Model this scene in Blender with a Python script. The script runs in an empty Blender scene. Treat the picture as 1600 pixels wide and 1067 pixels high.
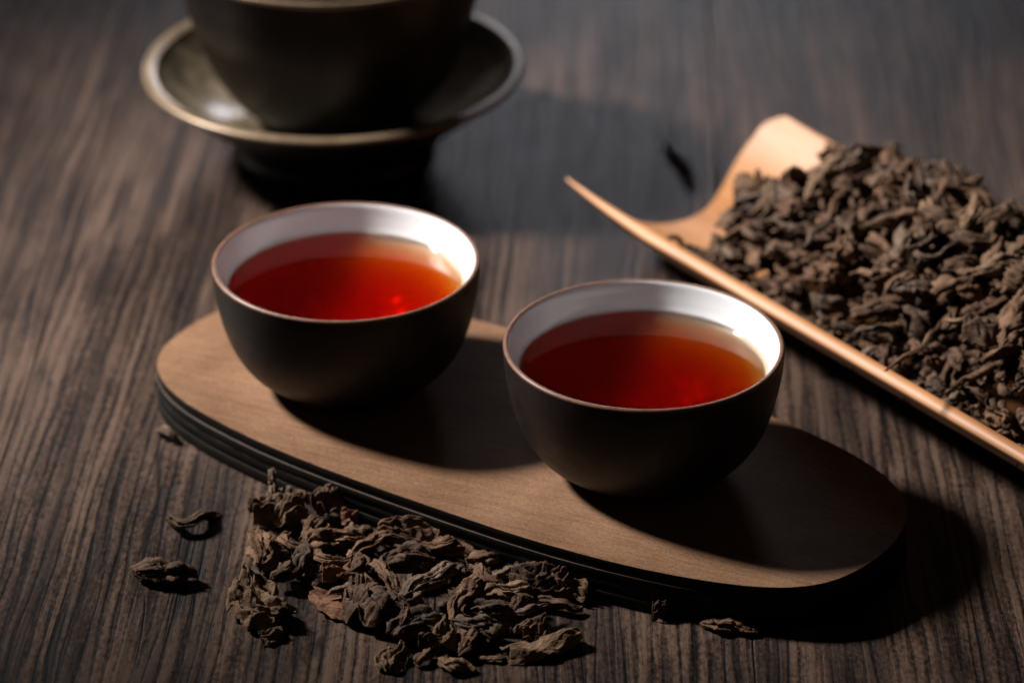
import bpy, bmesh, math, random
import numpy as np
from mathutils import Vector, Matrix, Euler
S = 0.01                      # every length below is in centimetres, S turns it into metres
Y0 = 75.0                     # the camera stands 75 cm in front of the origin
C = bpy.context.scene.collection
scn = bpy.context.scene
R = math.radians

# ------------------------------------------------------------------ camera
CAMZ, PITCH, FPX = 42.35, R(28.19), 5000.0
cam = bpy.data.cameras.new('camera'); camo = bpy.data.objects.new('camera', cam); C.objects.link(camo)
camo.location = (0, -Y0*S, CAMZ*S); camo.rotation_euler = (R(90)-PITCH, 0, 0)
cam.sensor_width = 36; cam.lens = FPX/1600*36; cam.clip_start = .02; cam.clip_end = 50
cam.dof.use_dof = True; cam.dof.focus_distance = 77.3*S; cam.dof.aperture_fstop = 9.0
cam.dof.aperture_blades = 9
scn.camera = camo

# ------------------------------------------------------------------ light
w = bpy.data.worlds.new('World'); scn.world = w; w.use_nodes = True
w.node_tree.nodes['Background'].inputs[0].default_value = (1, .78, .66, 1)
w.node_tree.nodes['Background'].inputs[1].default_value = .0135
scn.view_settings.view_transform = 'Standard'; scn.view_settings.look = 'None'
scn.view_settings.gamma = 1; scn.view_settings.exposure = 0

def aim(o, tgt):
    o.rotation_euler = (Vector(tgt)-o.location).to_track_quat('-Z', 'Y').to_euler()
def lamp_spot(name, loc, tgt, power, size_deg, blend, radius, col):
    l = bpy.data.lights.new(name, 'SPOT'); l.energy = power; l.spot_size = R(size_deg); l.spot_blend = blend
    l.shadow_soft_size = radius*S; l.color = col
    o = bpy.data.objects.new(name, l); C.objects.link(o)
    o.location = (loc[0]*S, (loc[1]-Y0)*S, loc[2]*S); aim(o, (tgt[0]*S, (tgt[1]-Y0)*S, tgt[2]*S)); return o
def lamp_area(name, loc, tgt, power, sx, sy, col):
    l = bpy.data.lights.new(name, 'AREA'); l.shape = 'RECTANGLE'; l.size = sx*S; l.size_y = sy*S; l.energy = power; l.color = col
    o = bpy.data.objects.new(name, l); C.objects.link(o)
    o.location = (loc[0]*S, (loc[1]-Y0)*S, loc[2]*S); aim(o, (tgt[0]*S, (tgt[1]-Y0)*S, tgt[2]*S)); return o
lamp_spot('key_lamp', (-72.7, 104.2, 70.5), (-1.0, 81.5, 0), 140, 27.5, 1.0, 7.6, (1, .94, .875))
lamp_area('window_light', (6, 240, 42), (3, 95, 0), 2.7, 28, 26, (.90, .90, 1))

# ------------------------------------------------------------------ helpers
def P(px, py, z):             # where the ray through a photo pixel meets the level z (cm)
    d = (0, math.cos(PITCH), -math.sin(PITCH)); u = (0, math.sin(PITCH), math.cos(PITCH))
    a = (px-800)/FPX; b = -(py-533.5)/FPX
    r = (a, d[1]+b*u[1], d[2]+b*u[2]); k = (z-CAMZ)/r[2]
    return (r[0]*k, r[1]*k, z)
def W(x, y, z): return (x*S, (y-Y0)*S, z*S)

def mesh_obj(name, verts, faces, mat, parent=None, smooth=True, loc=None):
    me = bpy.data.meshes.new(name); me.from_pydata([tuple(v) for v in verts], [], [tuple(f) for f in faces])
    if smooth: me.polygons.foreach_set('use_smooth', [True]*len(me.polygons))
    me.materials.append(mat); me.update()
    o = bpy.data.objects.new(name, me); C.objects.link(o)
    if parent: o.parent = parent
    if loc: o.location = loc
    return o
def empty(name, loc):
    o = bpy.data.objects.new(name, None); C.objects.link(o); o.location = loc; o.empty_display_size = .01; return o
def tag(o, label, cat, group=None, kind=None):
    if label: o['label'] = label
    if cat: o['category'] = cat
    if group: o['group'] = group
    if kind: o['kind'] = kind
    return o
def spline(pts, n=6):          # catmull-rom through (r,z) profile points
    out = []
    q = [pts[0]]+list(pts)+[pts[-1]]
    for i in range(1, len(q)-2):
        p0, p1, p2, p3 = [np.array(a, float) for a in q[i-1:i+3]]
        for k in range(n):
            t = k/n
            out.append(.5*((2*p1)+(-p0+p2)*t+(2*p0-5*p1+4*p2-p3)*t*t+(-p0+3*p1-3*p2+p3)*t**3))
    out.append(np.array(pts[-1], float)); return out
def lathe(name, prof, mat, parent, n=128, wob=0.0, seed=0):
    rng = random.Random(seed); ph = [rng.uniform(0, 6.28) for _ in range(4)]
    V = []; F = []; m = len(prof)
    for i, (r, z) in enumerate(prof):
        r = max(float(r), 0.0005)
        for j in range(n):
            a = 2*math.pi*j/n
            k = 1+wob*(math.sin(2*a+ph[0])+.6*math.sin(3*a+ph[1]+z)+.3*math.sin(5*a+ph[2]+z*2))
            V.append((r*k*math.cos(a)*S, r*k*math.sin(a)*S, (float(z)+wob*r*.5*math.sin(3*a+ph[3]))*S))
    for i in range(m-1):
        for j in range(n):
            F.append((i*n+j, i*n+(j+1) % n, (i+1)*n+(j+1) % n, (i+1)*n+j))
    return mesh_obj(name, V, F, mat, parent)

# ------------------------------------------------------------------ node helper
class NT:
    def __init__(s, name):
        s.m = bpy.data.materials.new(name); s.m.use_nodes = True; s.t = s.m.node_tree; s.t.nodes.clear()
        s.out = s.t.nodes.new('ShaderNodeOutputMaterial')
    def n(s, typ, ins=None, **kw):
        nd = s.t.nodes.new('ShaderNode'+typ)
        for k, v in kw.items(): setattr(nd, k, v)
        for k, v in (ins or {}).items():
            if isinstance(v, bpy.types.NodeSocket): s.t.links.new(v, nd.inputs[k])
            else: nd.inputs[k].default_value = v
        return nd
    def link(s, a, b): s.t.links.new(a, b)
    def mapping(s, scale, src='Object', rot=(0, 0, 0), loc=(0, 0, 0)):
        tc = s.n('TexCoord'); return s.n('Mapping', {'Vector': tc.outputs[src], 'Scale': scale, 'Rotation': rot, 'Location': loc}).outputs[0]
    def noise(s, vec, scale, detail=4, rough=.5, dist=0.0, w=None):
        nd = s.n('TexNoise', {'Vector': vec, 'Scale': scale, 'Detail': detail, 'Roughness': rough, 'Distortion': dist})
        return nd.outputs[0]
    def ramp(s, fac, stops):
        nd = s.n('ValToRGB', {'Fac': fac}); e = nd.color_ramp.elements
        while len(e) < len(stops): e.new(.5)
        for a, (p, c) in zip(e, stops):
            a.position = p; a.color = (c[0], c[1], c[2], 1) if not isinstance(c, (int, float)) else (c, c, c, 1)
        return nd.outputs[0]
    def math(s, op, a, b=0.0, c=0.0, clamp=False):
        nd = s.n('Math', {0: a, 1: b, 2: c}, operation=op); nd.use_clamp = clamp; return nd.outputs[0]
    def mix(s, fac, a, b, typ='MIX'):
        nd = s.t.nodes.new('ShaderNodeMix'); nd.data_type = 'RGBA'; nd.blend_type = typ
        for i, v in ((0, fac), (6, a), (7, b)):
            if isinstance(v, bpy.types.NodeSocket): s.link(v, nd.inputs[i])
            else: nd.inputs[i].default_value = v if i == 0 else (*v[:3], 1)
        return nd.outputs[2]
    def bump(s, h, strength, dist, normal=None):
        ins = {'Height': h, 'Strength': strength, 'Distance': dist*S}
        if normal: ins['Normal'] = normal
        return s.n('Bump', ins).outputs[0]
    def bsdf(s, **kw):
        nd = s.n('BsdfPrincipled')
        for k, v in kw.items():
            k = k.replace('_', ' ')
            if isinstance(v, bpy.types.NodeSocket): s.link(v, nd.inputs[k])
            else: nd.inputs[k].default_value = (*v, 1) if isinstance(v, tuple) and len(v) == 3 else v
        s.link(nd.outputs[0], s.out.inputs[0]); return nd

# ------------------------------------------------------------------ materials
def m_table():
    t = NT('dark_grained_wood')
    tc = t.n('TexCoord'); geo = t.n('ObjectInfo')
    base = t.n('VectorMath', {0: tc.outputs['Object'], 1: (100, 100, 100)}, operation='MULTIPLY').outputs[0]   # now in cm
    shift = t.n('CombineXYZ', {0: t.math('MULTIPLY', geo.outputs['Random'], 40), 2: t.math('MULTIPLY', geo.outputs['Random'], 17)}).outputs[0]
    v = t.n('VectorMath', {0: base, 1: shift}, operation='ADD').outputs[0]
    def stretched(sx, sy): return t.n('VectorMath', {0: v, 1: (sx, sy, 1)}, operation='MULTIPLY').outputs[0]
    # slow sideways drift of the grain
    drift = t.noise(stretched(.09, .035), 1.0, 2, .5)
    drift2 = t.noise(stretched(.45, .16), 1.0, 3, .5)
    dx = t.math('ADD', t.math('MULTIPLY', drift, 1.8), t.math('MULTIPLY', drift2, .30))
    sx = t.n('SeparateXYZ', {0: v})
    x = t.math('ADD', sx.outputs[0], dx)
    wv = t.n('CombineXYZ', {0: x, 1: t.math('MULTIPLY', sx.outputs[1], .035), 2: 0.0}).outputs[0]
    def wn(sc, ysc, det, ro):
        vv = t.n('VectorMath', {0: wv, 1: (sc, ysc, 1)}, operation='MULTIPLY').outputs[0]
        return t.noise(vv, 1.0, det, ro)
    ridge = wn(4.6, 4.0, 2, .5)            # 3 mm wide raised grain
    broad = wn(.60, 1.6, 3, .55)           # wide dark and pale bands
    fine = wn(10, 12, 4, .7)
    speck = t.noise(stretched(10, 5), 1.0, 4, .75)
    blot = t.noise(stretched(.40, .16), 1.0, 4, .65)
    ph = t.math('ADD', t.math('MULTIPLY', x, 19.0), t.math('MULTIPLY', wn(1.3, 2.2, 3, .55), 20.0))
    wave = t.math('MULTIPLY_ADD', t.math('SINE', ph), .5, .5)
    r1 = t.math('ADD', t.math('MULTIPLY', t.ramp(ridge, [(.38, 0), (.62, 1)]), .5), t.math('MULTIPLY', t.ramp(wave, [(.05, 0), (.35, .85), (.9, 1)]), .5))
    val = t.math('MULTIPLY_ADD', r1, .42, -.10)
    val = t.math('ADD', val, t.math('MULTIPLY', broad, .55))
    val = t.math('ADD', val, t.math('MULTIPLY', fine, .26))
    val = t.math('ADD', val, t.math('MULTIPLY_ADD', speck, .95, -.175))
    val = t.math('ADD', val, t.math('MULTIPLY_ADD', blot, .75, -.19))
    col = t.ramp(t.math('MULTIPLY', val, .62), [(.39, (.0022, .0015, .0018)), (.47, (.0056, .0036, .0036)), (.54, (.0155, .0090, .0074)), (.63, (.043, .0262, .0195)), (.77, (.102, .065, .048))])
    # long dark streaks as wide as a finger
    sv = t.n('VectorMath', {0: wv, 1: (.95, .55, 1)}, operation='MULTIPLY').outputs[0]
    streak = t.ramp(t.noise(sv, 1.0, 3, .6), [(.40, .60), (.54, 0)])
    col = t.mix(streak, col, (.0085, .0062, .0064))
    # drawn out dark cracks
    ck = wn(.55, .9, 3, .55)
    cl = t.math('ABSOLUTE', t.math('SUBTRACT', ck, .5))
    crack = t.ramp(cl, [(0.0, 1), (.006, .8), (.014, 0)])
    gate = t.ramp(t.noise(stretched(.22, .10), 1.0, 2, .5), [(.55, 0), (.60, .9)])
    crack = t.math('MULTIPLY', crack, gate)
    col = t.mix(crack, col, (.006, .005, .006))
    h = t.math('ADD', t.math('MULTIPLY', r1, .5), t.math('MULTIPLY', fine, .35))
    h = t.math('ADD', h, t.math('MULTIPLY', speck, .35))
    h = t.math('SUBTRACT', h, t.math('MULTIPLY', crack, .4))
    nrm = t.bump(h, .9, .045)
    rgh = t.ramp(speck, [(.3, .40), (.7, .56)])
    t.bsdf(Base_Color=col, Roughness=rgh, Normal=nrm, Specular_IOR_Level=.21)
    return t.m
def m_board():
    t = NT('light_board_wood')
    v = t.mapping((100, 100, 100))
    a = t.n('VectorMath', {0: v, 1: (.55, 9, 1)}, operation='MULTIPLY').outputs[0]
    g = t.noise(a, 1.0, 5, .65); g2 = t.noise(v, .35, 3, .5); f = t.noise(v, 14, 3, .7)
    b = t.n('VectorMath', {0: v, 1: (5, 22, 1)}, operation='MULTIPLY').outputs[0]
    pores = t.noise(b, 1.0, 3, .6)
    val = t.math('ADD', t.math('MULTIPLY', g, .34), t.math('ADD', t.math('MULTIPLY_ADD', g2, .50, -.06), t.math('MULTIPLY_ADD', f, .44, -.11)))
    col = t.ramp(val, [(.33, (.105, .054, .030)), (.5, (.200, .110, .064)), (.66, (.285, .168, .103))])
    col = t.mix(t.ramp(pores, [(.32, .7), (.44, 0)]), col, (.11, .065, .038))
    sp = t.n('TexVoronoi', {'Vector': v, 'Scale': 1.6, 'Randomness': 1.0}).outputs[0]
    col = t.mix(t.ramp(sp, [(.0, 1), (.035, 0)]), col, (.5, .42, .33))
    t.bsdf(Base_Color=col, Roughness=.72, Normal=t.bump(t.math('ADD', pores, f), .6, .014), Specular_IOR_Level=.10)
    return t.m
def m_burnt():
    t = NT('scorched_ply_edge')
    v = t.mapping((100, 100, 100)); a = t.n('VectorMath', {0: v, 1: (1, 1, 9)}, operation='MULTIPLY').outputs[0]
    n = t.noise(a, 2.2, 4, .7)
    col = t.ramp(n, [(.35, (.004, .0035, .0035)), (.7, (.013, .010, .0085))])
    t.bsdf(Base_Color=col, Roughness=.6, Specular_IOR_Level=.12, Normal=t.bump(n, .6, .03)); return t.m
def m_edge():
    t = NT('browned_ply_face'); v = t.mapping((100, 100, 100)); n = t.noise(v, 3, 4, .7)
    t.bsdf(Base_Color=t.ramp(n, [(.35, (.02, .012, .008)), (.7, (.07, .038, .022))]), Roughness=.6); return t.m
def m_clay():
    t = NT('dark_matt_clay'); v = t.mapping((100, 100, 100))
    n = t.noise(v, 14, 3, .6); b = t.noise(v, .7, 3, .5)
    sp = t.n('TexVoronoi', {'Vector': v, 'Scale': 3.0, 'Randomness': 1.0}).outputs[0]
    col = t.mix(t.ramp(b, [(.3, 0), (.7, 1)]), (.0080, .0052, .0049), (.0130, .0084, .0076))
    col = t.mix(t.ramp(sp, [(.0, 1), (.05, 0)]), col, (.16, .14, .12))
    th = t.n('VectorMath', {0: v, 1: (.3, .3, 9)}, operation='MULTIPLY').outputs[0]
    rings = t.noise(th, 1.0, 3, .6)
    t.bsdf(Base_Color=col, Roughness=t.ramp(t.noise(v, 2.5, 4, .6), [(.3, .40), (.7, .54)]), Normal=t.bump(t.math('ADD', n, t.math('MULTIPLY', rings, .7)), .35, .012), Specular_IOR_Level=.38); return t.m
def m_rim():
    t = NT('bare_clay_rim'); v = t.mapping((100, 100, 100)); n = t.noise(v, 5, 4, .6)
    col = t.ramp(n, [(.3, (.10, .045, .028)), (.7, (.20, .10, .065))])
    t.bsdf(Base_Color=col, Roughness=.42, Normal=t.bump(n, .3, .01)); return t.m
def m_glaze():
    t = NT('white_crackle_glaze'); v = t.mapping((100, 100, 100)); n = t.noise(v, 1.2, 3, .5)
    th = t.n('VectorMath', {0: v, 1: (.5, .5, 7)}, operation='MULTIPLY').outputs[0]
    rings = t.noise(th, 1.0, 2, .5)
    col = t.mix(rings, (.79, .82, .87), (.84, .86, .90))
    t.bsdf(Base_Color=col, Roughness=.22, Normal=t.bump(t.math('ADD', n, t.math('MULTIPLY', rings, .5)), .12, .05), Coat_Weight=.15, Coat_Roughness=.07); return t.m
def m_tea():
    t = NT('red_amber_tea')
    tr = t.n('BsdfTransparent', {'Color': (1, 1, 1, 1)})
    rf = t.n('BsdfRefraction', {'Color': (1, 1, 1, 1), 'Roughness': 0.0, 'IOR': 1.333})
    gl = t.n('BsdfGlossy', {'Color': (1, 1, 1, 1), 'Roughness': .015})
    body = t.n('MixShader', {0: .5, 1: tr.outputs[0], 2: rf.outputs[0]})
    mx = t.n('MixShader', {0: t.n('Fresnel', {'IOR': 1.333}).outputs[0], 1: body.outputs[0], 2: gl.outputs[0]})
    t.link(mx.outputs[0], t.out.inputs[0])
    ab = t.n('VolumeAbsorption', {'Color': (.945, .67, .20, 1), 'Density': 390.0})
    t.link(ab.outputs[0], t.out.inputs['Volume']); return t.m
def m_dark_glaze():
    t = NT('dark_bronze_glaze'); v = t.mapping((100, 100, 100)); n = t.noise(v, .55, 4, .6, .6); f = t.noise(v, 4, 3, .6)
    col = t.ramp(n, [(.32, (.0030, .0022, .0018)), (.5, (.0064, .0042, .0030)), (.66, (.015, .0096, .0062))])
    t.bsdf(Base_Color=col, Roughness=t.ramp(f, [(.3, .30), (.7, .45)]), Specular_IOR_Level=.28, Normal=t.bump(n, .25, .08)); return t.m
def m_inner_glaze():
    t = NT('mottled_olive_glaze'); v = t.mapping((100, 100, 100)); n = t.noise(v, .5, 4, .6, 1.0); f = t.noise(v, 3, 3, .6)
    col = t.ramp(n, [(.30, (.04, .032, .022)), (.5, (.14, .112, .076)), (.68, (.27, .215, .15))])
    t.bsdf(Base_Color=col, Roughness=.24, Normal=t.bump(f, .3, .03)); return t.m
def m_gold():
    t = NT('dull_gold_rim'); v = t.mapping((100, 100, 100)); n = t.noise(v, 1.3, 3, .6)
    col = t.ramp(n, [(.3, (.15, .105, .065)), (.7, (.25, .185, .12))])
    t.bsdf(Base_Color=col, Roughness=.34, Metallic=.35, Normal=t.bump(n, .2, .02)); return t.m
def m_bamboo():
    t = NT('polished_bamboo')
    v = t.mapping((100, 100, 100)); a = t.n('VectorMath', {0: v, 1: (.30, 9, 9)}, operation='MULTIPLY').outputs[0]
    n = t.noise(a, 1.0, 4, .6); b = t.noise(v, .3, 2, .5)
    col = t.ramp(t.math('ADD', t.math('MULTIPLY', n, .6), t.math('MULTIPLY', b, .4)), [(.30, (.24, .096, .034)), (.5, (.39, .175, .070)), (.70, (.50, .250, .112))])
    t.bsdf(Base_Color=col, Roughness=.46, Normal=t.bump(n, .25, .02), Specular_IOR_Level=.3); return t.m
def m_leaf(name, dark, mid, pale, rnd=.5):
    t = NT(name)
    info = t.n('ObjectInfo'); v0 = t.mapping((100, 100, 100))
    off = t.n('CombineXYZ', {0: t.math('MULTIPLY', info.outputs['Random'], 50), 1: t.math('MULTIPLY', info.outputs['Random'], 31), 2: 0.0}).outputs[0]
    v = t.n('VectorMath', {0: v0, 1: off}, operation='ADD').outputs[0]
    n = t.noise(v, 1.6, 4, .6); f = t.noise(v, 12, 4, .7)
    a = t.n('VectorMath', {0: v, 1: (2.2, 11, 11)}, operation='MULTIPLY').outputs[0]
    wr = t.noise(a, 1.0, 4, .6, .6)
    val = t.math('ADD', t.math('MULTIPLY', n, .62), t.math('MULTIPLY', wr, .38))
    col = t.ramp(val, [(.36, dark), (.5, mid), (.66, pale)])
    k = t.math('ADD', t.math('MULTIPLY', info.outputs['Random'], rnd), .93-rnd*.5)
    hs = t.n('HueSaturation', {'Color': col, 'Value': k, 'Saturation': 1.04, 'Hue': .5}).outputs[0]
    nr = t.bump(t.math('ADD', wr, t.math('MULTIPLY', f, .5)), .9, .035)
    t.bsdf(Base_Color=hs, Roughness=.66, Normal=nr, Specular_IOR_Level=.13); return t.m

TABLE = m_table(); BOARD = m_board(); BURNT = m_burnt(); BROWN_EDGE = m_edge(); CLAY = m_clay(); RIM = m_rim(); GLAZE = m_glaze(); TEA = m_tea()
DARKG = m_dark_glaze(); INNER = m_inner_glaze(); GOLD = m_gold(); BAMBOO = m_bamboo()
LEAF = {
 'brown': m_leaf('brown_tea_leaf', (0.0472, 0.0260, 0.0165), (0.1239, 0.0708, 0.0448), (0.2242, 0.1357, 0.0873)),
 'dark': m_leaf('dark_tea_leaf', (0.0307, 0.0183, 0.0130), (0.0826, 0.0496, 0.0342), (0.1593, 0.1003, 0.0684)),
 'tan': m_leaf('tan_tea_leaf', (.074, .045, .028), (.175, .110, .070), (.28, .188, .125)),
 'red': m_leaf('reddish_tea_leaf', (0.0826, 0.0366, 0.0236), (0.1711, 0.0826, 0.0531), (0.2596, 0.1392, 0.0897)),
 'olive': m_leaf('olive_tea_leaf', (.044, .027, .016), (.108, .069, .043), (.195, .132, .085)),
 'grey': m_leaf('greyish_tea_leaf', (0.0425, 0.0283, 0.0212), (0.1086, 0.0743, 0.0555), (0.2124, 0.1534, 0.1180)),
}

# ------------------------------------------------------------------ table: a slab and long planks
table = mesh_obj('table', [W(x, y, z) for z in (-3.4, -1.4) for x, y in ((-75, 30), (75, 30), (75, 190), (-75, 190))],
                 [(0, 3, 2, 1), (4, 5, 6, 7), (0, 1, 5, 4), (1, 2, 6, 5), (2, 3, 7, 6), (3, 0, 4, 7)], BURNT, smooth=False)
tag(table, 'dark brown grained wooden table top under the tea things', None, kind='structure')
PW = 19.3; ROT = R(-1.5)
seam = P(1178, 1030, 0)
for i in range(-3, 4):
    hw = PW/2-.012; b = .035; L = 75
    prof = [(-hw, -1.38), (-hw, -b), (-hw+b*.35, -b*.3), (-hw+b, 0), (hw-b, 0), (hw-b*.35, -b*.3), (hw, -b), (hw, -1.38)]
    V = [(x*S, y*S, z*S) for y in (-L, L) for x, z in prof]; n = len(prof)
    F = [(j, j+1, n+j+1, n+j) for j in range(n-1)]+[(n-1, 0, n, 2*n-1), tuple(range(n-1, -1, -1)), tuple(range(n, 2*n))]
    F = [tuple(reversed(f)) for f in F]
    o = mesh_obj('plank', V, F, TABLE, table, smooth=False)
    cx = seam[0]-PW/2+PW*(i+0)  # the plank whose right joint passes the foreground seam is i = 0
    d = Vector((cx-seam[0], 0, 0)); d.rotate(Euler((0, 0, ROT)))
    o.location = W(seam[0]+d.x+(100-seam[1])*math.sin(-ROT), 100+d.y, 0); o.rotation_euler = (0, 0, ROT)

# ------------------------------------------------------------------ serving board
ZB = 1.2
outline_px = [(236.5,572),(243,550),(262,529),(300,505),(337,484),(385,464),(440,452),(510,450),(590,461),(665,480),(745,499),(792,511),(870,533),(960,561),(1060,597),(1140,625),
 (1199,648),(1260,671),(1312,696),(1365,725),(1400,751),(1420,779),(1423,804),(1413,834),(1391,860),(1356,885),(1321,903),(1286,914),(1242,921),(1181,921),
 (1078,906),(975,885),(872,857),(769,826),(666,789),(566,753),(474,722),(404,692),(334,656),(280,627),(250,604)]
OL = np.array([P(x, y, ZB)[:2] for x, y in outline_px])
def closed_spline(p, n=5):
    m = len(p); out = []
    for i in range(m):
        p0, p1, p2, p3 = p[i-1], p[i], p[(i+1) % m], p[(i+2) % m]
        for k in range(n):
            t = k/n
            out.append(.5*((2*p1)+(-p0+p2)*t+(2*p0-5*p1+4*p2-p3)*t*t+(-p0+3*p1-3*p2+p3)*t**3))
    return np.array(out)
for _ in range(2): OL = .25*np.roll(OL, 1, 0)+.5*OL+.25*np.roll(OL, -1, 0)
OLS = closed_spline(OL, 4)[::-1]
cen = OLS.mean(0)
ax = P(1400, 820, ZB); bx = P(250, 570, ZB); BANG = math.atan2(ax[1]-bx[1], ax[0]-bx[0])
tan_ = np.roll(OLS, -1, 0)-np.roll(OLS, 1, 0); tan_ /= np.linalg.norm(tan_, axis=1)[:, None]
nor = np.stack([tan_[:, 1], -tan_[:, 0]], 1)
if ((OLS-cen)*nor).sum() < 0: nor = -nor
board = empty('serving_board', W(cen[0], cen[1], 0)); board.rotation_euler = (0, 0, BANG)
tag(board, 'long oval wooden serving board with scorched layered edge under both teacups', 'serving board')
ca, sa = math.cos(-BANG), math.sin(-BANG)
def slab(name, z0, z1, off, mats, b=.03):
    lev = [(z0, off-b), (z0+b, off), (z1-b*.5, off), (z1-b*.15, off-b*.15), (z1, off-b*.5)]
    V = []; F = []; n = len(OLS)
    rg = random.Random(int(z0*100)); jit = [rg.uniform(-.006, .006) for _ in range(n)]
    for z, o in lev:
        for i in range(n):
            q = OLS[i]+nor[i]*(o+jit[i])-cen
            V.append(((q[0]*ca-q[1]*sa)*S, (q[0]*sa+q[1]*ca)*S, z*S))
    for l in range(len(lev)-1):
        for i in range(n): F.append((l*n+i, l*n+(i+1) % n, (l+1)*n+(i+1) % n, (l+1)*n+i))
    m = len(lev)
    F.append(tuple(range((m-1)*n, m*n))); F.append(tuple(range(n-1, -1, -1)))
    o = mesh_obj(name, V, F, mats[0], board, smooth=False); o.data.materials.append(mats[1])
    me = o.data; bm = bmesh.new(); bm.from_mesh(me); bmesh.ops.recalc_face_normals(bm, faces=bm.faces); bm.to_mesh(me); bm.free()
    for p in me.polygons:
        p.use_smooth = len(p.vertices) == 4
        if abs(p.normal.z) > .5: p.material_index = 1
    return o
slab('top_panel', .905, 1.20, 0, (BURNT, BOARD))
slab('ply_layer', .625, .903, .03, (BURNT, BROWN_EDGE))
slab('ply_layer', .325, .623, .025, (BURNT, BURNT))
slab('ply_layer', .012, .323, .045, (BURNT, BURNT))

# ------------------------------------------------------------------ teacups and their tea
ZR = 4.7
def teacup(x, y, label, tealabel, seed, rot):
    t = empty('teacup', W(x, y, ZB)); t.rotation_euler = (0, 0, rot)
    tag(t, label, 'teacup', 'white lined dark clay teacups on the board')
    outer = spline([(0, .15), (1.35, .15), (1.45, 0.02), (1.52, 0.0), (1.66, 0.0), (1.76, .06), (2.2, .26), (2.66, .62), (3.02, 1.15), (3.27, 1.8), (3.42, 2.5), (3.49, 3.05), (3.505, 3.42)], 5)
    lathe('body', outer, CLAY, t, wob=.0012, seed=seed)
    lathe('rim', spline([(3.505, 3.42), (3.503, 3.455), (3.475, 3.49), (3.425, 3.5), (3.375, 3.475)], 4), RIM, t, wob=.0012, seed=seed)
    inner = [(3.375, 3.475), (3.335, 3.40), (3.25, 3.1), (3.12, 2.74), (2.86, 2.3), (2.44, 1.75), (1.88, 1.22), (1.25, .86), (.6, .70), (0, .66)]
    lathe('glaze', spline(inner, 5), GLAZE, t, wob=.0012, seed=seed)
    # the tea: its skin climbs the wall a little, its sides lie inside the glaze
    Z = 2.70
    top = [(0, Z), (1.5, Z), (2.6, Z), (2.92, Z), (3.01, Z+.006), (3.06, Z+.02), (3.09, Z+.045), (3.115, Z+.085), (3.16, Z+.08)]
    wall = [(3.16, 2.72), (2.92, 2.3), (2.50, 1.72), (1.93, 1.17), (1.28, .81), (.6, .65), (0, .61)]
    s = lathe('tea', spline(top, 4)+spline(wall, 4)[1:], TEA, None, seed=seed); s.location = t.location
    bm = bmesh.new(); bm.from_mesh(s.data); bmesh.ops.remove_doubles(bm, verts=bm.verts, dist=2e-5); bmesh.ops.recalc_face_normals(bm, faces=bm.faces); bm.to_mesh(s.data); bm.free()
    tag(s, tealabel, 'tea', 'red tea in the teacups')
teacup(-4.342, 74.785, 'dark clay teacup with white inside, farther left one, nearest the saucered bowl', 'dark red amber tea in the left teacup', 1, .4)
teacup(3.281, 70.23, 'dark clay teacup with white inside, nearer right one, beside the bamboo scoop', 'dark red amber tea in the right teacup', 2, 2.1)

# ------------------------------------------------------------------ big bowl on its saucer
gx, gy = -5.57, 92.0
sc = empty('saucer', W(gx, gy, 0)); tag(sc, 'wide dark glazed footed saucer with dull gold rim under the bowl', 'saucer')
lathe('underside', spline([(0, 0.215), (2.75, 0.215), (2.8, 0.017), (3.05, 0.000), (3.2, 0.052), (3.16, 0.473), (3.45, 0.817), (4.3, 1.505), (5.2, 2.236), (5.72, 2.683)], 6), CLAY, sc)
lathe('rim', spline([(5.72, 2.683), (5.88, 2.726), (5.93, 2.812), (5.88, 2.898), (5.72, 2.924), (5.52, 2.855)], 5), GOLD, sc)
lathe('dish', spline([(5.52, 2.855), (5.3, 2.623), (4.7, 2.107), (4.0, 1.677), (3.2, 1.376), (2.6, 1.247), (1.5, 1.204), (0, 1.187)], 6), INNER, sc)
bw = empty('tea_bowl', W(gx, gy, 1.23)); tag(bw, 'large dark brown glazed bowl with thin gold rim standing on the saucer', 'bowl')
lathe('body', spline([(0, 0.150), (1.9, 0.150), (2.0, 0.000), (2.15, 0.000), (2.3, 0.100), (2.7, 0.350), (3.3, 0.950), (3.85, 1.900), (4.25, 3.000), (4.54, 4.101), (4.70, 5.000), (4.76, 5.381)], 6), DARKG, bw, wob=.002, seed=5)
lathe('rim', spline([(4.76, 5.381), (4.80, 5.460), (4.78, 5.550), (4.70, 5.570), (4.62, 5.521)], 5), GOLD, bw, wob=.002, seed=5)
lathe('inside', spline([(4.62, 5.521), (4.5, 5.000), (4.3, 4.101), (3.9, 2.700), (3.2, 1.500), (2.0, 0.700), (0, 0.500)], 6), DARKG, bw, wob=.002, seed=5)

# ------------------------------------------------------------------ bamboo scoop
n0 = np.array(P(889, 294, 2.15)[:2]); nf = np.array(P(1600, 711, 2.15)[:2])
sdir = (nf-n0)/np.linalg.norm(nf-n0); adir = np.array([-sdir[1], sdir[0]])
if adir[1] < 0: adir = -adir
HA = 4.0; SAG = 2.0; RH = (HA*HA+SAG*SAG)/(2*SAG); TH = .34; LEN = 34.0
mid = n0+adir*HA
def thick(s): return .16+.84*min(1, max(0, s+.1)/4.0)**.75
def chan(a, s, side):          # a in -1..1 across, side 0 inner .. 1 outer
    ang = a*math.asin(HA/RH)
    rr = RH+TH*side*thick(s)
    return (s, rr*math.sin(ang), RH+TH-rr*math.cos(ang))
def inner_z(y): return RH+TH-math.sqrt(max(RH*RH-y*y, .01))
def mouth(a):
    if a < 0:
        return .80-.80*max(0, (-a-.30)/.70)**1.25
    t = min(1, a/.72); t = t*t*(3-2*t)
    return .75-1.15*t+.65*max(0, (a-.84)/.16)**2
rows = []; NA, NS = 56, 60
Vs = []; Fs = []
ring = [(-1+2*i/NA, 0) for i in range(NA+1)]
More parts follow.
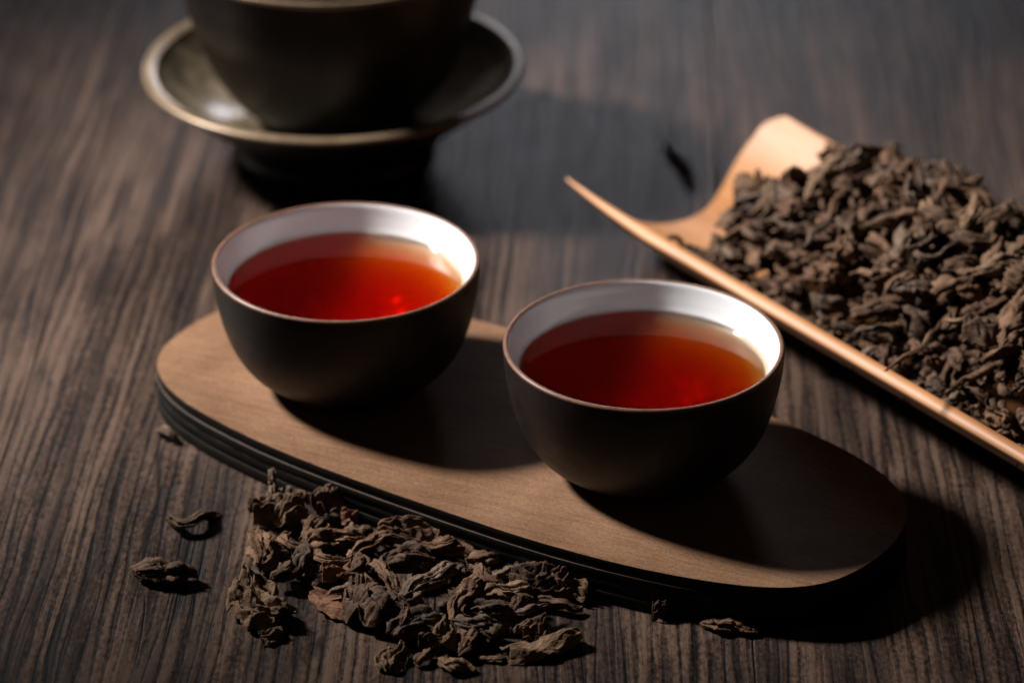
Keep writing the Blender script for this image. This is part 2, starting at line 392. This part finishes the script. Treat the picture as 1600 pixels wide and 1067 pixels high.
ring += [(1.004, .06), (1.006, .5), (1.004, .94)]
ring += [(1-2*i/NA, 1) for i in range(NA+1)]
ring += [(-1.004, .94), (-1.006, .5), (-1.004, .06)]
for k in range(NS+1):
    t = (k/NS)**1.8
    for a, sd in ring:
        m = mouth(max(-1, min(1, a)))
        rnd = .10*(1-abs(2*sd-1)) if k == 0 else 0
        s = m-rnd+(LEN-m)*t
        thin = 1
        x, y, z = chan(a, s, sd)
        flare = max(0, 1-s/3.0)**2
        Vs.append((x*S, y*S, (z+flare*.10*abs(a))*S))
nr_ = len(ring)
for k in range(NS):
    for i in range(nr_):
        j = (i+1) % nr_; Fs.append((k*nr_+i, k*nr_+j, (k+1)*nr_+j, (k+1)*nr_+i))
for base in (0, NS*nr_):       # close both ends between inner and outer skin
    for i in range(NA):
        a1, a2 = base+i, base+i+1; b1, b2 = base+NA+4+NA-i, base+NA+4+NA-i-1
        Fs.append((a1, a2, b2, b1))
scoop = mesh_obj('bamboo_scoop', Vs, Fs, BAMBOO)
bm = bmesh.new(); bm.from_mesh(scoop.data); bmesh.ops.recalc_face_normals(bm, faces=bm.faces); bm.to_mesh(scoop.data); bm.free()
SANG = math.atan2(sdir[1], sdir[0])
scoop.location = W(mid[0], mid[1], 0.005); scoop.rotation_euler = (0, 0, SANG)
tag(scoop, 'polished orange bamboo tea scoop heaped with dry tea leaves', 'tea scoop')
def scoop_w(s, a, z):
    q = mid+sdir*s+adir*a; return q[0], q[1], z

# ------------------------------------------------------------------ dry tea leaves
TAB = np.random.RandomState(7).rand(32, 32, 32)
def vn(p):                     # smooth lattice noise, 0..1
    i = np.floor(p).astype(int); f = p-i; f = f*f*(3-2*f); i0 = i % 32; i1 = (i+1) % 32
    r = 0
    for dx, X in ((0, i0), (1, i1)):
        wx = f[..., 0] if dx else 1-f[..., 0]
        for dy, Yy in ((0, i0), (1, i1)):
            wy = f[..., 1] if dy else 1-f[..., 1]
            for dz, Z in ((0, i0), (1, i1)):
                wz = f[..., 2] if dz else 1-f[..., 2]
                r = r+wx*wy*wz*TAB[X[..., 0], Yy[..., 1], Z[..., 2]]
    return r
def fbm(p, o=3):
    r = 0; a = .5; t = 0
    for k in range(o): r = r+a*vn(p*2**k+k*7.3); t += a; a *= .55
    return r/t
def sheet(X, th):              # closed thin shell from an open grid of points (nu, nv, 3)
    nu, nv, _ = X.shape
    du = np.gradient(X, axis=0); dv = np.gradient(X, axis=1)
    N = np.cross(du, dv); N /= np.linalg.norm(N, axis=2)[..., None]+1e-9
    A = (X+N*th/2).reshape(-1, 3); B = (X-N*th/2).reshape(-1, 3); V = np.concatenate([A, B]); M = nu*nv
    F = []
    for i in range(nu-1):
        for j in range(nv-1):
            a = i*nv+j; F.append((a, a+1, a+nv+1, a+nv)); F.append((M+a, M+a+nv, M+a+nv+1, M+a+1))
    bd = [j for j in range(nv)]+[i*nv+nv-1 for i in range(1, nu)]+[(nu-1)*nv+j for j in range(nv-2, -1, -1)]+[i*nv for i in range(nu-2, 0, -1)]
    for k in range(len(bd)):
        a, b = bd[k], bd[(k+1) % len(bd)]; F.append((b, a, M+a, M+b))
    return V, F
def roll_leaf(seed, L, Rr, hook=.6, arch=.2, turns=1.5, ridge=.28, crum=.25, flat=.7, twist=1.5, nu=56, nv=90, open_=.0):
    """a dry leaf rolled along its length: creased lengthwise, bent, twisted and crumpled"""
    g = np.random.RandomState(seed)
    u = np.linspace(0, 1, nu); v = np.linspace(0, 1, nv)
    yaw = hook*(u-.5)*2+.5*np.sin(2*np.pi*(u*g.uniform(.7, 1.4)+g.rand()))*abs(hook)+.18*np.sin(2*np.pi*(u*2.6+g.rand()))
    pit = arch*np.cos(np.pi*u)*1.5+.22*np.sin(2*np.pi*(u*2.1+g.rand()))
    T = np.stack([np.cos(yaw)*np.cos(pit), np.sin(yaw)*np.cos(pit), np.sin(pit)], 1)
    c = np.cumsum(T, 0)*L/nu; c -= c.mean(0)
    Nn = np.stack([-np.sin(yaw), np.cos(yaw), 0*yaw], 1); B = np.cross(T, Nn)
    env = np.clip(np.sin(np.pi*np.clip(u*.94+.03, 0, 1)), 0, 1)**.42*(.62+.65*fbm(np.stack([u*4.2, u*0+seed*1.7, u*0], 1), 2))
    U, Vv = np.meshgrid(u, v, indexing='ij')
    tw = twist*(U-.5)*2+.8*(fbm(np.stack([U*2.5, U*0+seed, U*0+3], 2), 2)-.5)
    ph = 2*np.pi*turns*(Vv-.5)*(1-open_*U)+tw
    q = np.stack([U*3.0*L/1.5, np.cos(ph)*1.6+seed*3.1+Vv*1.3, np.sin(ph)*1.6+U*.6], 2)
    rd = 1-abs(2*fbm(q*np.array([.6, 2.0, 2.0]), 3)-1)*2.4
    r = Rr*env[:, None]*(1-.45*Vv)*(1+ridge*2.2*(rd-.5)+ridge*.8*np.sin(ph*5+U*4+seed))
    r = r*(1+crum*2*(fbm(q*1.9+11, 3)-.5))
    du = .10*L*(fbm(np.stack([Vv*5+seed, Vv*0+(U > .5)*9, Vv*0], 2), 3)-.5)*((abs(U-.5)*2)**4)*2
    X = c[:, None, :]+Nn[:, None, :]*(r*np.cos(ph))[..., None]+B[:, None, :]*(r*np.sin(ph)*flat)[..., None]+T[:, None, :]*du[..., None]
    n3 = np.stack([fbm(X/Rr*1.3+seed+k*17.3, 3)-.5 for k in range(3)], 2)
    X = X+n3*Rr*crum*1.5
    return sheet(X, .022)
def crumple_leaf(seed, L, Wd, H, pleats=3.5, curl=.4, nu=64, nv=90, rough=.72):
    """a broad leaf pressed into lengthwise pleats and crumpled"""
    g = np.random.RandomState(seed)
    u = np.linspace(0, 1, nu); v = np.linspace(0, 1, nv); U, Vv = np.meshgrid(u, v, indexing='ij')
    wob = fbm(np.stack([U*2.6+seed, Vv*2.2, U*0], 2), 3)-.5
    k = pleats*(Vv+.55*wob)+.35*np.sin(U*3+seed)
    tri = np.abs((k % 1)*2-1)
    tri = tri*tri*(3-2*tri)
    edge = np.clip(np.minimum(U, 1-U)*5, 0, 1)**.5
    wd = Wd*(.45+.75*np.sin(np.pi*(.12+.80*U))**.8)*(.75+.5*fbm(np.stack([U*3, U*0+seed, U*0], 2), 2))
    x = (U-.5)*L+L*.22*(fbm(np.stack([Vv*4, U*2+seed, U*0+5], 2), 3)-.5)
    y = (Vv-.5)*wd+Wd*.30*(tri-.5)*(fbm(np.stack([U*3+9, Vv*2, U*0+seed], 2), 2)-.3)
    arch = 1-(2*(Vv-.5))**2*.9
    z = H*(.35*tri*(.5+fbm(np.stack([U*3, Vv*3, U*0+seed+4], 2), 2))+.62*arch*(.45+.85*fbm(np.stack([U*2.2+3, Vv*1.2, U*0+seed], 2), 2)))
    y = y+curl*Wd*.3*np.sin(U*4+seed*1.3)
    z = z+H*.28*np.sin(U*3.6+seed)*curl
    X = np.stack([x, y, z], 2)
    rdg = 1-abs(2*fbm(np.stack([U*5*L/1.5, Vv*13*Wd/1.0, U*0+seed], 2), 3)-1)*2
    n3 = np.stack([fbm(X*2.6+seed*1.1+kk*13.7, 4)-.5 for kk in range(3)], 2)
    X = X+n3*np.array([.32, .40, .40])*Wd*.75*rough
    X[..., 2] += .16*H*(rdg-.5)*rough
    return sheet(X, .022)
def lv_obj(VF, mat, name='tea_leaf'):
    V, F = VF; return mesh_obj(name, V*S, F, mat)
def drop(o, x, y, z, rot):
    """lay a leaf down so that its lowest point is at height z"""
    E_ = Euler(rot); Mx = np.array(E_.to_matrix())
    co = np.empty(len(o.data.vertices)*3); o.data.vertices.foreach_get('co', co); co = co.reshape(-1, 3)@Mx.T
    o.rotation_euler = E_; o.location = (x*S, (y-Y0)*S, z*S-co[:, 2].min())

# --- the spill of large leaves in front of the board, one by one
# px, py, kind, length, radius/width, turn in degrees (ground), tilt, lift, colour, seed, label, extras
G1 = 'loose tea leaves spilled in front of the board'
FG = [
 (300,820,'r',2.2,.19,10,0,0,'olive',101,'hook-shaped curled olive tea leaf lying alone left of the spill',dict(hook=1.15,arch=.30,turns=.9,ridge=.2,crum=.2)),
 (256,906,'r',1.65,.27,-6,0,0,'dark',102,'short log-shaped rolled dark tea leaf lying alone at lower left',dict(hook=.10,arch=.05,turns=1.7,ridge=.3,crum=.22,flat=.8)),
 (262,684,'r',1.0,.13,-35,0,0,'grey',103,'small pale grey tea leaf fragment beside the left end of the board',dict(hook=.8,arch=.5,turns=.9)),
 (1138,984,'r',1.40,.17,-18,0,0,'brown',104,'thin split brown tea leaf alone in front of the board near its right end',dict(hook=.1,turns=1.2,open_=.6,crum=.3)),
 (1030,962,'c',.34,.26,0,0,0,'dark',105,'tiny dark tea crumb below the front edge of the board',{}),
 (1063,258,'r',3.1,.15,101,0,0,'dark',106,'slim dark tea leaf alone on the table behind the scoop mouth',dict(hook=.2,arch=.03,turns=1.3,ridge=.15)),
 (436,815,'c',1.35,1.15,10,0,.10,'olive',110,'broad pleated olive brown tea leaf at the top left corner of the spill',dict(H=.75,pleats=4)),
 (430,788,'r',.95,.15,100,-55,.35,'grey',111,'pale pointed tea leaf tip standing up from the top left of the spill',dict(hook=.1,arch=.1,turns=.7,open_=.3)),
 (507,805,'c',.85,.75,50,0,.15,'dark',112,'rough dark tea leaf chunk touching the board edge at the upper left of the spill',dict(H=.7,pleats=2.5)),
 (492,842,'r',1.15,.30,75,0,.15,'brown',113,'arched folded brown tea leaf just below the rough dark chunk',dict(hook=.6,arch=.9,turns=1.1)),
 (547,818,'c',.40,.35,0,0,.2,'red',114,'small reddish brown tea leaf scrap against the board edge',dict(H=.4)),
 (409,872,'r',1.75,.34,97,0,0,'brown',115,'upright oval rolled brown tea leaf on the left side of the spill',dict(hook=.15,turns=1.3,ridge=.34,flat=.8)),
 (472,888,'r',1.5,.20,110,0,.15,'grey',116,'curled greyish tea leaf between the oval brown roll and the long folded leaf',dict(hook=1.0,arch=.5)),
 (522,862,'r',1.65,0.3,8,0,.22,'brown',117,'long pleated brown tea leaf lying level across the upper spill',dict(hook=.2,arch=.1,turns=1.4,ridge=.36,flat=.75)),
 (590,862,'r',2.0,.20,32,0,.32,'brown',118,'thick brown rope-like tea leaf running up to the right in the upper spill',dict(hook=-.7,arch=.1,ridge=.3)),
 (560,836,'r',.75,.14,-12,0,.22,'olive',119,'small green grey tea leaf roll beside the board edge',{}),
 (640,848,'c',1.55,.80,-14,0,.20,'brown',120,'fan-folded brown tea leaf in the middle of the upper edge of the spill',dict(H=.62,pleats=5)),
 (527,908,'c',.75,.60,20,0,.15,'red',121,'small folded reddish leaf above the smooth red-brown leaf',dict(H=.5)),
 (522,948,'c',1.30,.85,-18,6,.03,'red',122,'smooth flat red-brown tea leaf on the lower left of the spill',dict(H=.28,pleats=.8,curl=.3,rough=.35)),
 (582,962,'c',1.45,1.05,-55,0,.05,'dark',123,'dark grey crumpled tea leaf right of the smooth red-brown leaf',dict(H=.85,pleats=4)),
 (560,896,'r',1.1,.19,70,0,.40,'dark',124,'dark twisted tea leaf lying over the centre left of the spill',dict(hook=.8)),
 (604,916,'r',1.7,.17,-62,0,.50,'brown',125,'slanting narrow tea leaf strand lying on the dark grey crumpled leaf',dict(hook=.4)),
 (636,896,'r',1.50,0.34,12,0,.25,'dark',126,'broad dark folded tea leaf in the centre of the spill',dict(hook=-.3,arch=.2,turns=1.3,ridge=.36,flat=.8)),
 (408,958,'c',1.55,1.25,-35,0,0,'tan',127,'large crumpled tan tea leaf at the lower left corner of the spill',dict(H=.75,pleats=3)),
 (442,905,'r',.85,0.26,60,0,.2,'dark',128,'dark crumpled tea leaf above the large tan one',dict(hook=.7,arch=.3,turns=1.2,ridge=.3)),
 (424,996,'c',.55,.42,20,0,0,'dark',129,'small dark tea scrap under the lower left corner of the spill',dict(H=.3)),
 (616,1034,'c',.85,.60,70,0,0,'olive',130,'small knobbly olive tea scrap at the bottom of the spill left of centre',dict(H=.4)),
 (662,930,'r',2.55,.27,52,0,.35,'grey',131,'longest thick tea leaf, left arm of a V shape in the centre of the spill',dict(hook=.15,arch=.1,ridge=.32,turns=1.2)),
 (728,945,'r',2.2,.23,68,0,.35,'brown',132,'rope-like brown tea leaf, right arm of a V shape in the centre of the spill',dict(hook=-.3,arch=.15)),
 (655,992,'r',1.55,0.38,30,0,.0,'grey',133,'crumpled grey brown tea leaf at the foot of the V shape',dict(hook=.5,arch=.2,turns=1.2,ridge=.36,crum=.3)),
 (712,872,'r',1.4,.25,-35,0,.30,'brown',134,'rolled brown tea leaf slanting down right at the upper middle of the spill',dict(hook=.3)),
 (754,890,'r',1.0,0.36,15,0,.22,'brown',135,'rounded smooth brown tea leaf lump right of the V shape',dict(hook=.4,arch=.3,turns=1.1,ridge=.22)),
 (800,905,'r',1.25,.18,25,0,.18,'grey',136,'thin grey tea leaf bridging the rounded lump and the right crumpled leaf',{}),
 (788,938,'r',1.35,0.28,8,0,.18,'tan',137,'pleated light brown tea leaf right of centre in the spill',dict(hook=.3,arch=.1,turns=1.3,ridge=.36)),
 (846,920,'c',1.35,.95,-8,0,.08,'dark',138,'big ragged crumpled dark leaf near the right tip of the spill',dict(H=.75,pleats=4.5)),
 (893,930,'c',.95,.75,-30,0,0,'brown',139,'ragged brown tea leaf forming the right tip of the spill by the board',dict(H=.55,pleats=4)),
 (772,965,'r',1.5,.22,10,0,.25,'grey',140,'dark grey rolled tea leaf across the lower right of the spill',dict(hook=.5)),
 (828,962,'r',1.1,.11,22,0,.35,'grey',141,'thin blue grey tea stalk pointing right on the lower right of the spill',dict(hook=.5,ridge=.15)),
 (832,994,'c',.80,.60,40,0,.08,'dark',142,'small dark wedge of tea leaf above the long tan open leaf',dict(H=.5)),
 (848,1016,'c',1.75,.62,14,0,0,'tan',143,'long open tan tea leaf with curled edge at the lower right of the spill',dict(H=.42,pleats=1.2,curl=.5,rough=.5)),
 (766,998,'r',.75,0.3,-40,0,.10,'dark',144,'rounded dark tea leaf with a small red spot in the lower spill',dict(hook=.2,arch=.2,turns=1.2,ridge=.15)),
 (727,1008,'r',1.3,.22,80,0,.05,'brown',145,'knotted brown tea leaf standing lengthwise at the bottom of the spill',dict(hook=1.1,crum=.35)),
 (712,1042,'r',1.05,.17,-28,0,0,'tan',146,'short tan tea leaf at the very bottom of the spill',dict(hook=.4,crum=.35)),
 (684,1010,'c',.95,.62,60,0,.12,'tan',147,'yellowish tan crumpled tea leaf at the lower middle of the spill',dict(H=.6,pleats=2)),
 (768,1030,'r',.80,.07,10,0,0,'tan',148,'thin tan tea sliver lying left of the long open leaf',dict(ridge=.1)),
 (690,905,'c',1.3,1.0,-20,0,.0,'dark',149,'dark tea leaf deep inside the V shape of the spill',dict(H=.5)),
 (610,950,'c',1.4,1.0,40,0,.0,'dark',150,'dark tea leaf beneath the slanting narrow strand',dict(H=.4)),
 (495,895,'c',1.2,.9,-20,0,.0,'dark',151,'dark tea leaf beneath the curled greyish one',dict(H=.4)),
 (745,940,'c',1.4,1.0,10,0,.0,'dark',152,'dark tea leaf beneath the right arm of the V shape',dict(H=.4)),
 (575,880,'c',1.5,.9,0,0,.0,'dark',153,'dark tea leaf beneath the rope-like leaf of the upper spill',dict(H=.4)),
 (512,884,'r',1.3,.13,-30,0,.42,'brown',160,'slim twisted brown tea leaf across the long level leaf in the upper spill',dict(hook=.9)),
 (548,930,'r',1.25,.16,35,0,.35,'grey',161,'rolled grey brown tea leaf resting on the smooth red-brown leaf',dict(hook=.5)),
 (622,965,'r',1.6,.16,-75,0,.45,'dark',162,'dark twisted tea leaf left of the foot of the V shape',dict(hook=-.8)),
 (690,868,'r',1.5,.17,15,0,.48,'brown',163,'twisted brown tea leaf joining the tops of the V shape',dict(hook=.9,arch=.3)),
 (760,915,'r',1.5,.17,-48,0,.42,'brown',164,'twisted brown tea leaf slanting right below the rounded lump',dict(hook=.7)),
 (812,955,'r',1.2,.15,50,0,.30,'brown',165,'short twisted brown tea leaf in the right part of the spill',dict(hook=-.9)),
 (742,985,'r',1.35,.18,-15,0,.30,'grey',166,'rolled grey brown tea leaf across the lower middle of the spill',dict(hook=.8)),
 (672,1022,'r',1.2,.17,65,0,.05,'brown',167,'rolled brown tea leaf pointing down at the bottom middle of the spill',dict(hook=.6)),
 (455,858,'r',1.2,.14,-60,0,.25,'brown',168,'thin brown tea leaf between the pleated corner leaf and the oval roll',dict(hook=.7)),
 (870,950,'r',1.3,.14,-20,0,.06,'dark',169,'dark twisted tea leaf in front of the ragged right tip of the spill',dict(hook=.8)),
 (800,975,'c',1.3,.8,0,0,.0,'dark',154,'dark tea leaf beneath the thin blue grey stalk',dict(H=.4)),
]
for (px, py, kd, L, wd, turn, tilt, lift, colr, seed, lab, ex) in FG:
    px += 0; x, y, _ = P(px, py, lift*.6+.05)
    if kd == 'r': vf = roll_leaf(seed, L, wd, **ex)
    else: vf = crumple_leaf(seed, L, wd, **dict(dict(H=.5), **ex))
    o = lv_obj(vf, LEAF[colr]); drop(o, x, y, lift+.006, (0, R(tilt), R(turn)))
    tag(o, lab, 'tea leaf', G1 if seed >= 110 else None)

# --- crumbs of tea dust around the spill
rg = random.Random(3)
Vc = []; Fc = []
for k in range(150):
    if k < 110: px, py = rg.gauss(640, 190), rg.gauss(950, 60)
    else: px, py = rg.uniform(150, 1550), rg.uniform(650, 1060)
    x, y, _ = P(px, py, .02); r = rg.uniform(.006, .026)*(1.7 if rg.random() < .08 else 1)
    b = len(Vc)
    for dx, dy, dz in ((1, 0, 0), (-1, 0, 0), (0, 1, 0), (0, -1, 0), (0, 0, 1), (0, 0, -1)):
        kx, ky, kz = [rg.uniform(.5, 1.5) for _ in range(3)]
        Vc.append(W(x+dx*r*kx*1.4, y+dy*r*ky, .02+dz*r*kz*.8))
    Fc += [(b, b+2, b+4), (b+2, b+1, b+4), (b+1, b+3, b+4), (b+3, b, b+4), (b+2, b, b+5), (b+1, b+2, b+5), (b+3, b+1, b+5), (b, b+3, b+5)]
cr = mesh_obj('tea_crumbs', Vc, Fc, LEAF['brown'], smooth=False)
tag(cr, 'fine brown tea crumbs scattered on the table around the spilled leaves', 'tea crumbs', kind='stuff')

# --- the heap on the scoop
rg = random.Random(11)
kinds = []
for k in range(26):
    s = 300+k
    if k % 4 == 3: vf = crumple_leaf(s, rg.uniform(.7, 1.05), rg.uniform(.45, .7), rg.uniform(.4, .6), pleats=rg.uniform(1.5, 3), nu=26, nv=36)
    elif k % 4 == 2: vf = roll_leaf(s, rg.uniform(1.2, 1.9), rg.uniform(.08, .13), hook=rg.choice((-1, 1))*rg.uniform(.5, 1.7), arch=rg.uniform(-.3, .6), turns=1.1, ridge=.18, nu=40, nv=22)
    else: vf = roll_leaf(s, rg.uniform(.8, 1.35), rg.uniform(.19, .31), hook=rg.choice((-1, 1))*rg.uniform(.3, 1.4), arch=rg.uniform(-.3, .6), turns=rg.uniform(.9, 1.5), ridge=.26, crum=.32, nu=34, nv=36)
    kinds.append(vf)
protos = []
def heap_top(s, a):
    e = a/HA
    lead = 3.45+.7*(1-e)*.5+.5*math.sin(a*1.7)         # where the heap begins along the scoop
    r = max(0, min(1, (s-lead)/5.5)); r = r*(2-r)
    base = inner_z(a)
    crown = 2.2+(1.6+.05*s)*r*(1-.75*abs(e-.2)**2.0)
    crown = min(crown, 1.0+3.2*max(0, (s-lead))*.55+.9*r)
    z = base+(max(crown, base)-base)*min(1, max(0, s-lead)/1.2+.10)
    z += .22*(math.sin(s*1.3+a)+math.sin(a*2.1-s*.7))*r
    edge = min(1, max(0, (-e if e < 0 else e*.9)-.60)/.34)
    return max(z-(z-base)*edge**1.2*.95, base+.10), lead
def seen(x, y, z, mx=25):
    d = (0, math.cos(PITCH), -math.sin(PITCH)); u = (0, math.sin(PITCH), math.cos(PITCH)); q = (x, y, z-CAMZ)
    dep = q[1]*d[1]+q[2]*d[2]; return 800+FPX*x/dep < 1600+mx
pts = []
tries = 0
mats_cycle = ['brown', 'dark', 'brown', 'grey', 'dark', 'tan', 'brown', 'olive', 'dark', 'grey', 'brown', 'brown']
while len(pts) < 292 and tries < 60000:
    tries += 1
    s = rg.uniform(3, 21); a = rg.uniform(-HA*.90, HA*.99)
    z, lead = heap_top(s, a)
    if s < lead+rg.uniform(0, .3): continue
    x, y, _ = scoop_w(s, a, z)
    if not seen(x, y, z): continue
    md = .63 if tries < 20000 else .52
    if any((p[0]-s)**2+(p[1]-a)**2 < md*md for p in pts): continue
    pts.append((s, a, z))
print('heap leaves', len(pts))
meshes = {}
G2 = 'dry tea leaves heaped on the bamboo scoop'
for i, (s, a, z) in enumerate(pts):
    x, y, _ = scoop_w(s, a, z)
    kk = rg.randrange(len(kinds)); mn = mats_cycle[rg.randrange(len(mats_cycle))]
    if (kk, mn) not in meshes:
        o = lv_obj(kinds[kk], LEAF[mn]); meshes[(kk, mn)] = o
    else:
        o = meshes[(kk, mn)].copy(); C.objects.link(o)
    o.location = W(x, y, z+rg.uniform(-.28, .30))
    big = rg.uniform(.95, 1.65)*(.55 if a < -HA*.82 else .8 if a < -HA*.7 else 1)*(.8 if kk % 4 == 3 else 1)
    o.scale = (big,)*3
    o.rotation_euler = (rg.uniform(-.9, .9), rg.uniform(-.55, .55), rg.uniform(0, 6.28))
    tag(o, 'twisted dry brown tea leaf in the heap on the bamboo scoop', 'tea leaf', G2)
for px, py, z, kd, L, wd, rot, colr, sd, lab, ex in (
 (1435, 540, 3.45, 'r', 2.6, .085, (0, -.12, .9), 'brown', 401, 'long thin brown tea stalk on the heap just inside the near edge of the scoop', dict(hook=.25, arch=.05, turns=1.2, ridge=.12, crum=.12)),
 (1335, 262, 4.1, 'c', 1.2, .9, (.2, -.9, .6), 'grey', 402, 'upright crumpled tea leaf on the heap against the far rim of the scoop', dict(H=.6, pleats=2)),
 (1505, 345, 4.7, 'r', 2.0, .16, (0, -.75, .5), 'tan', 403, 'light brown tea leaf sticking up from the top of the scoop heap, farthest right', dict(hook=.7, arch=.1, turns=1.2)),
 (1455, 385, 4.6, 'r', 2.3, .085, (.5, .3, -1.2), 'grey', 404, 'hooked thin grey brown tea stalk curling over the top of the heap', dict(hook=1.6, arch=.1, turns=1.1, ridge=.15)),
 (1368, 515, 3.0, 'r', 1.2, .13, (0, 0, .3), 'grey', 405, 'pale grey rolled tea leaf low in the heap by the near edge of the scoop', dict(hook=.4))):
    x, y, _ = P(px, py, z)
    vf = roll_leaf(sd, L, wd, **ex) if kd == 'r' else crumple_leaf(sd, L, wd, **ex)
    o = lv_obj(vf, LEAF[colr]); o.location = W(x, y, z); o.rotation_euler = rot
    tag(o, lab, 'tea leaf', G2)
# what lies under and beyond them
lo = [roll_leaf(700+k, rg.uniform(.8, 1.2), rg.uniform(.14, .2), hook=rg.uniform(-1, 1), turns=1.0, ridge=.2, nu=12, nv=14) for k in range(8)]
VA = []; FA = []; cnt = 0
for k in range(2600):
    s = rg.uniform(3.2, 32); a = rg.uniform(-HA*.90, HA*.93)
    z, lead = heap_top(min(s, 20), a)
    if s < lead+.15: continue
    zz = z-rg.uniform(.42, .95) if s < 21 else z-rg.uniform(0, .4)
    zz = max(zz, inner_z(a)+.10)
    x, y, _ = scoop_w(s, a, zz)
    V, F = lo[rg.randrange(8)]
    Mx = np.array(Euler((rg.uniform(-.6, .6), rg.uniform(-.5, .5), rg.uniform(0, 6.28))).to_matrix())
    VA.append(V@Mx.T*S+np.array(W(x, y, zz))); FA.append(np.array([list(f) for f in F])+cnt); cnt += len(V)
VA = np.concatenate(VA); FA = np.concatenate(FA)
ms = mesh_obj('heap_of_tea_leaves', VA, FA.tolist(), LEAF['dark'])  # dark leaf colour paints the shade in the gaps between top leaves
tag(ms, 'mass of tea leaves filling the scoop beneath the top leaves, coloured dark as shade in the gaps', 'tea leaves', kind='stuff')
scn.render.resolution_x = 1024; scn.render.resolution_y = 682
